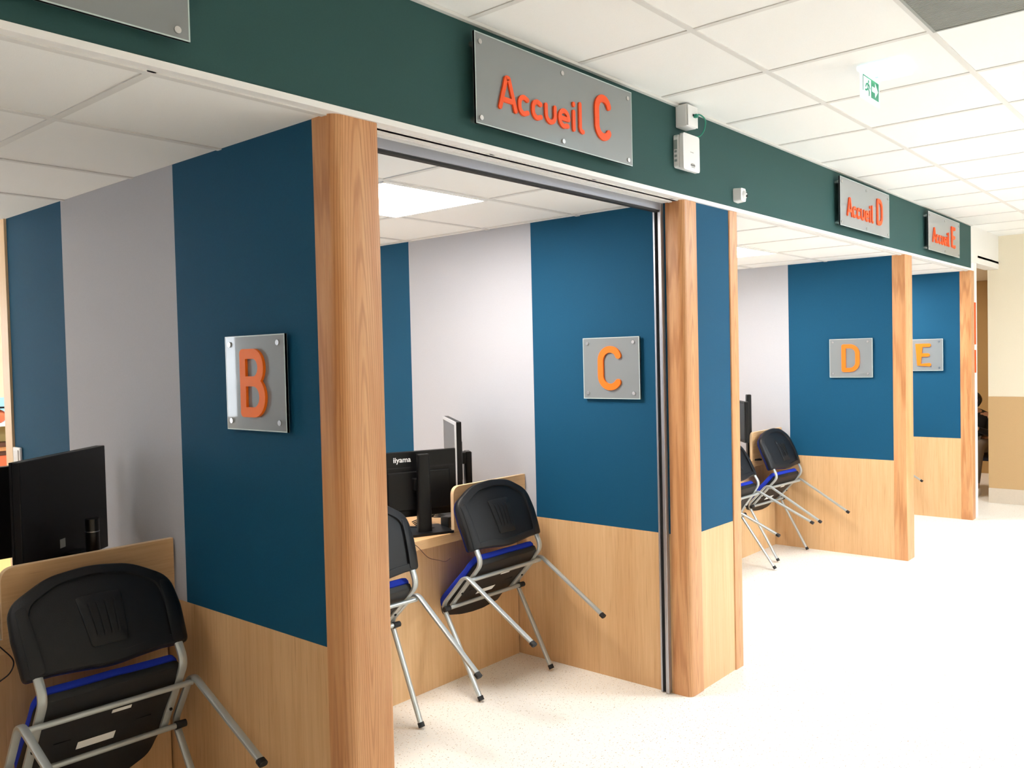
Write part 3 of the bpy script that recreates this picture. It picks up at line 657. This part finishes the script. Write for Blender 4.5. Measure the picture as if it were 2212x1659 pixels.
obj('adapter_body', bx(-.03, .03, -.035, .035, 0, .055), 'gloss', t, bevel=.006); obj('label_sticker', bx(.0302, .0308, -.02, .02, .035, .045), 'paper', t)
t = thing('desk_dock', 'small black dock box below the D desk monitor', 'dock', (-1.09, 6.08, .744)); obj('dock_body', bx(-.06, .06, -.07, .07, 0, .075), 'gloss', t, bevel=.006); obj('dock_slot', bx(.0602, .0608, -.05, .05, .05, .054), 'silver', t)
for i in range(2): cable('monitor_cable', [(-1.12, 6.12, 1.02 - .05 * i), (-1.10, 6.10, .94), (-1.08, 6.14, .88), (-1.10, 6.19, .87), (-1.11, 6.24, .92)], .0028, 'thin cable drooping from the D desk monitor', 'rubber', 'cables of the D monitor')

# ------------------------------------------------------------------ back office seen past the B wall
t = thing('storage_shelf', 'pale yellow storage shelf in the back office past the B wall', 'shelf', (-4.6, 2.3, 0))
obj('carcass', bx(-.2, 0, -.7, .7, 0, .90), 'yellow', t, bevel=.004); obj('shelf_back', bx(-.22, -.2, -.7, .7, 0, 1.20), 'yellow', t); obj('top_shelf', bx(-.2, .02, -.7, .7, 1.185, 1.205), 'white', t)
for i, (z0, z1, m, nm) in enumerate(((.905, .985, 'terracotta', 'terracotta'), (.987, 1.015, 'brown', 'dark brown'), (1.017, 1.045, 'post', 'tan'), (1.047, 1.068, 'brown', 'black-brown'))):
    tag(obj('folder_box', bx(-4.78, -4.58 + .004 * i, 2.0, 2.55, z0, z1), m), nm + ' flat box in the stack on the yellow shelf, past the B wall', 'box', 'boxes on the office shelf')
tag(obj('printed_sheet', bx(-4.74, -4.735, 1.9, 2.6, 1.207, 1.38), 'sky_print'), 'white and light blue printed sheet on top of the office shelf', 'poster')
bm = bmesh.new(); bmesh.ops.create_uvsphere(bm, u_segments=20, v_segments=12, radius=.07)
for v in bm.verts: v.co = Vector((v.co.x * .8 - 4.66, v.co.y * 1.1 + 2.19, max(v.co.z * .75, -.045) + 1.252))
tag(obj('orange_bowl', bm, 'terracotta', smooth=True), 'round orange bowl on top of the office shelf', 'bowl')
tag(obj('tablet', bx(-4.70, -4.60, 2.10, 2.27, 1.308, 1.318), 'matt'), 'dark flat tablet lying on the orange bowl', 'tablet')

# ------------------------------------------------------------------ seated person in the passage
def person():
    root = thing('person', 'seated person in black jacket and taupe trousers, past the last post', 'person', (-.42, 10.55, 0))
    pts = {'pelvis': ((0, .12, .52), .120), 'waist': ((0, .10, .62), .11), 'chest': ((0, .04, .78), .13), 'neck': ((0, -.02, .90), .045), 'collar': ((0, -.005, .865), .085), 'head': ((0, -.06, .985), .075), 'crown': ((0, -.05, 1.03), .065)}
    for s, n in ((-1, 'l'), (1, 'r')):
        pts.update({n + 'hip': ((s * .09, .08, .49), .085), n + 'knee': ((s * .11, -.30, .49), .060), n + 'ankle': ((s * .10, -.36, .09), .038), n + 'toe': ((s * .11, -.50, .045), .035),
                    n + 'sh': ((s * .17, .03, .82), .055), n + 'el': ((s * .22, -.08, .62), .040), n + 'wr': ((s * .08, -.24, .70), .026), n + 'hand': ((s * .04, -.30, .73), .028)})
    E = [('pelvis', 'waist'), ('waist', 'chest'), ('chest', 'collar'), ('collar', 'neck'), ('neck', 'head'), ('head', 'crown')]
    for n in 'lr': E += [('pelvis', n + 'hip'), (n + 'hip', n + 'knee'), (n + 'knee', n + 'ankle'), (n + 'ankle', n + 'toe'), ('chest', n + 'sh'), (n + 'sh', n + 'el'), (n + 'el', n + 'wr'), (n + 'wr', n + 'hand')]
    def skin(name, keys, edges, grow, m, parent, root_key):
        me = bpy.data.meshes.new(name); idx = {k: i for i, k in enumerate(keys)}
        me.from_pydata([pts[k][0] for k in keys], [(idx[a], idx[b]) for a, b in edges], []); o = bpy.data.objects.new(name, me); C.objects.link(o); o.parent = parent
        md = o.modifiers.new('skin', 'SKIN'); sd = me.skin_vertices[0].data
        for k in keys: sd[idx[k]].radius = (pts[k][1] * grow,) * 2
        sd[idx[root_key]].use_root = True
        sub = o.modifiers.new('sub', 'SUBSURF'); sub.levels = 2; sub.render_levels = 2; md.use_smooth_shade = True; me.materials.append(M[m]); return o
    ks = list(pts); body = skin('body', ks, E, 1.0, 'skin', root, 'pelvis')
    up = ['pelvis', 'waist', 'chest', 'collar', 'lsh', 'lel', 'lwr', 'rsh', 'rel', 'rwr']
    skin('jacket', up, [e for e in E if e[0] in up and e[1] in up], 1.12, 'jacket', root, 'pelvis')
    lo = ['pelvis', 'lhip', 'lknee', 'lankle', 'rhip', 'rknee', 'rankle']
    skin('trousers', lo, [e for e in E if e[0] in lo and e[1] in lo], 1.10, 'trouser', root, 'pelvis')
    for s in (-1, 1):
        bm = bmesh.new(); prism(bm, [(p.x, p.y) for p in fillet([(-.045, -.15), (.045, -.15), (.04, .10), (-.04, .10)], .035, 5, True)], lambda u, v, d: (u + s * .105, v - .40, d), 0, .075); obj('shoe', bm, 'paper', root, smooth=True, bevel=.012)
        for f in range(4):
            bm = bmesh.new(); tube(bm, [(s * .04 - .02 + .013 * f, -.31, .735), (s * .04 - .02 + .013 * f, -.345, .74), (s * .04 - .02 + .013 * f, -.365, .725)], .0065, 8); obj('finger', bm, 'skin', root, smooth=True)
        bm = bmesh.new(); tube(bm, [(s * .012, -.28, .735), (s * -.002, -.31, .75)], .0075, 8); obj('thumb', bm, 'skin', root, smooth=True)
        bm = bmesh.new(); bmesh.ops.create_uvsphere(bm, u_segments=10, v_segments=8, radius=.009)
        for v in bm.verts: v.co += Vector((s * .028, -.128, .99))
        obj('eye', bm, 'hair', root, smooth=True)
    bm = bmesh.new(); bmesh.ops.create_uvsphere(bm, u_segments=24, v_segments=16, radius=.096)
    for v in bm.verts:
        v.co.y = v.co.y * 1.08 + (.02 if v.co.y < 0 and v.co.z < .02 else 0); 
        if v.co.y < -.03 and v.co.z < .03: v.co.y = -.03
        v.co += Vector((0, -.035, 1.0))
    obj('hair', bm, 'hair', root, smooth=True)
    bm = bmesh.new(); cyl(bm, (0, -.128, .985), (0, -.15, .962), .007, .013, 8); obj('nose', bm, 'skin', root, smooth=True)
    bm = bmesh.new(); add_box(bm, -.02, .02, -.132, -.126, .937, .942); obj('mouth', bm, 'terracotta', root)
person()
t = thing('waiting_seat', 'dark seat carrying the person beyond the last post', 'seat', (-.42, 10.68, 0))
obj('seat', bx(-.23, .23, -.20, .22, .33, .375), 'jean', t, bevel=.015); obj('backrest', bx(-.22, .22, .30, .33, .45, .80), 'jean', t, bevel=.01)
for sx in (-.2, .2):
    for sy in (-.17, .2):
        bm = bmesh.new(); cyl(bm, (sx, sy, 0), (sx, sy, .33), .012); obj('leg', bm, 'frame', t, smooth=True)
for sx in (-.2, .2):
    bm = bmesh.new(); cyl(bm, (sx, .20, .36), (sx, .31, .5), .01); obj('back_support', bm, 'frame', t, smooth=True)
bpy.context.view_layer.update()
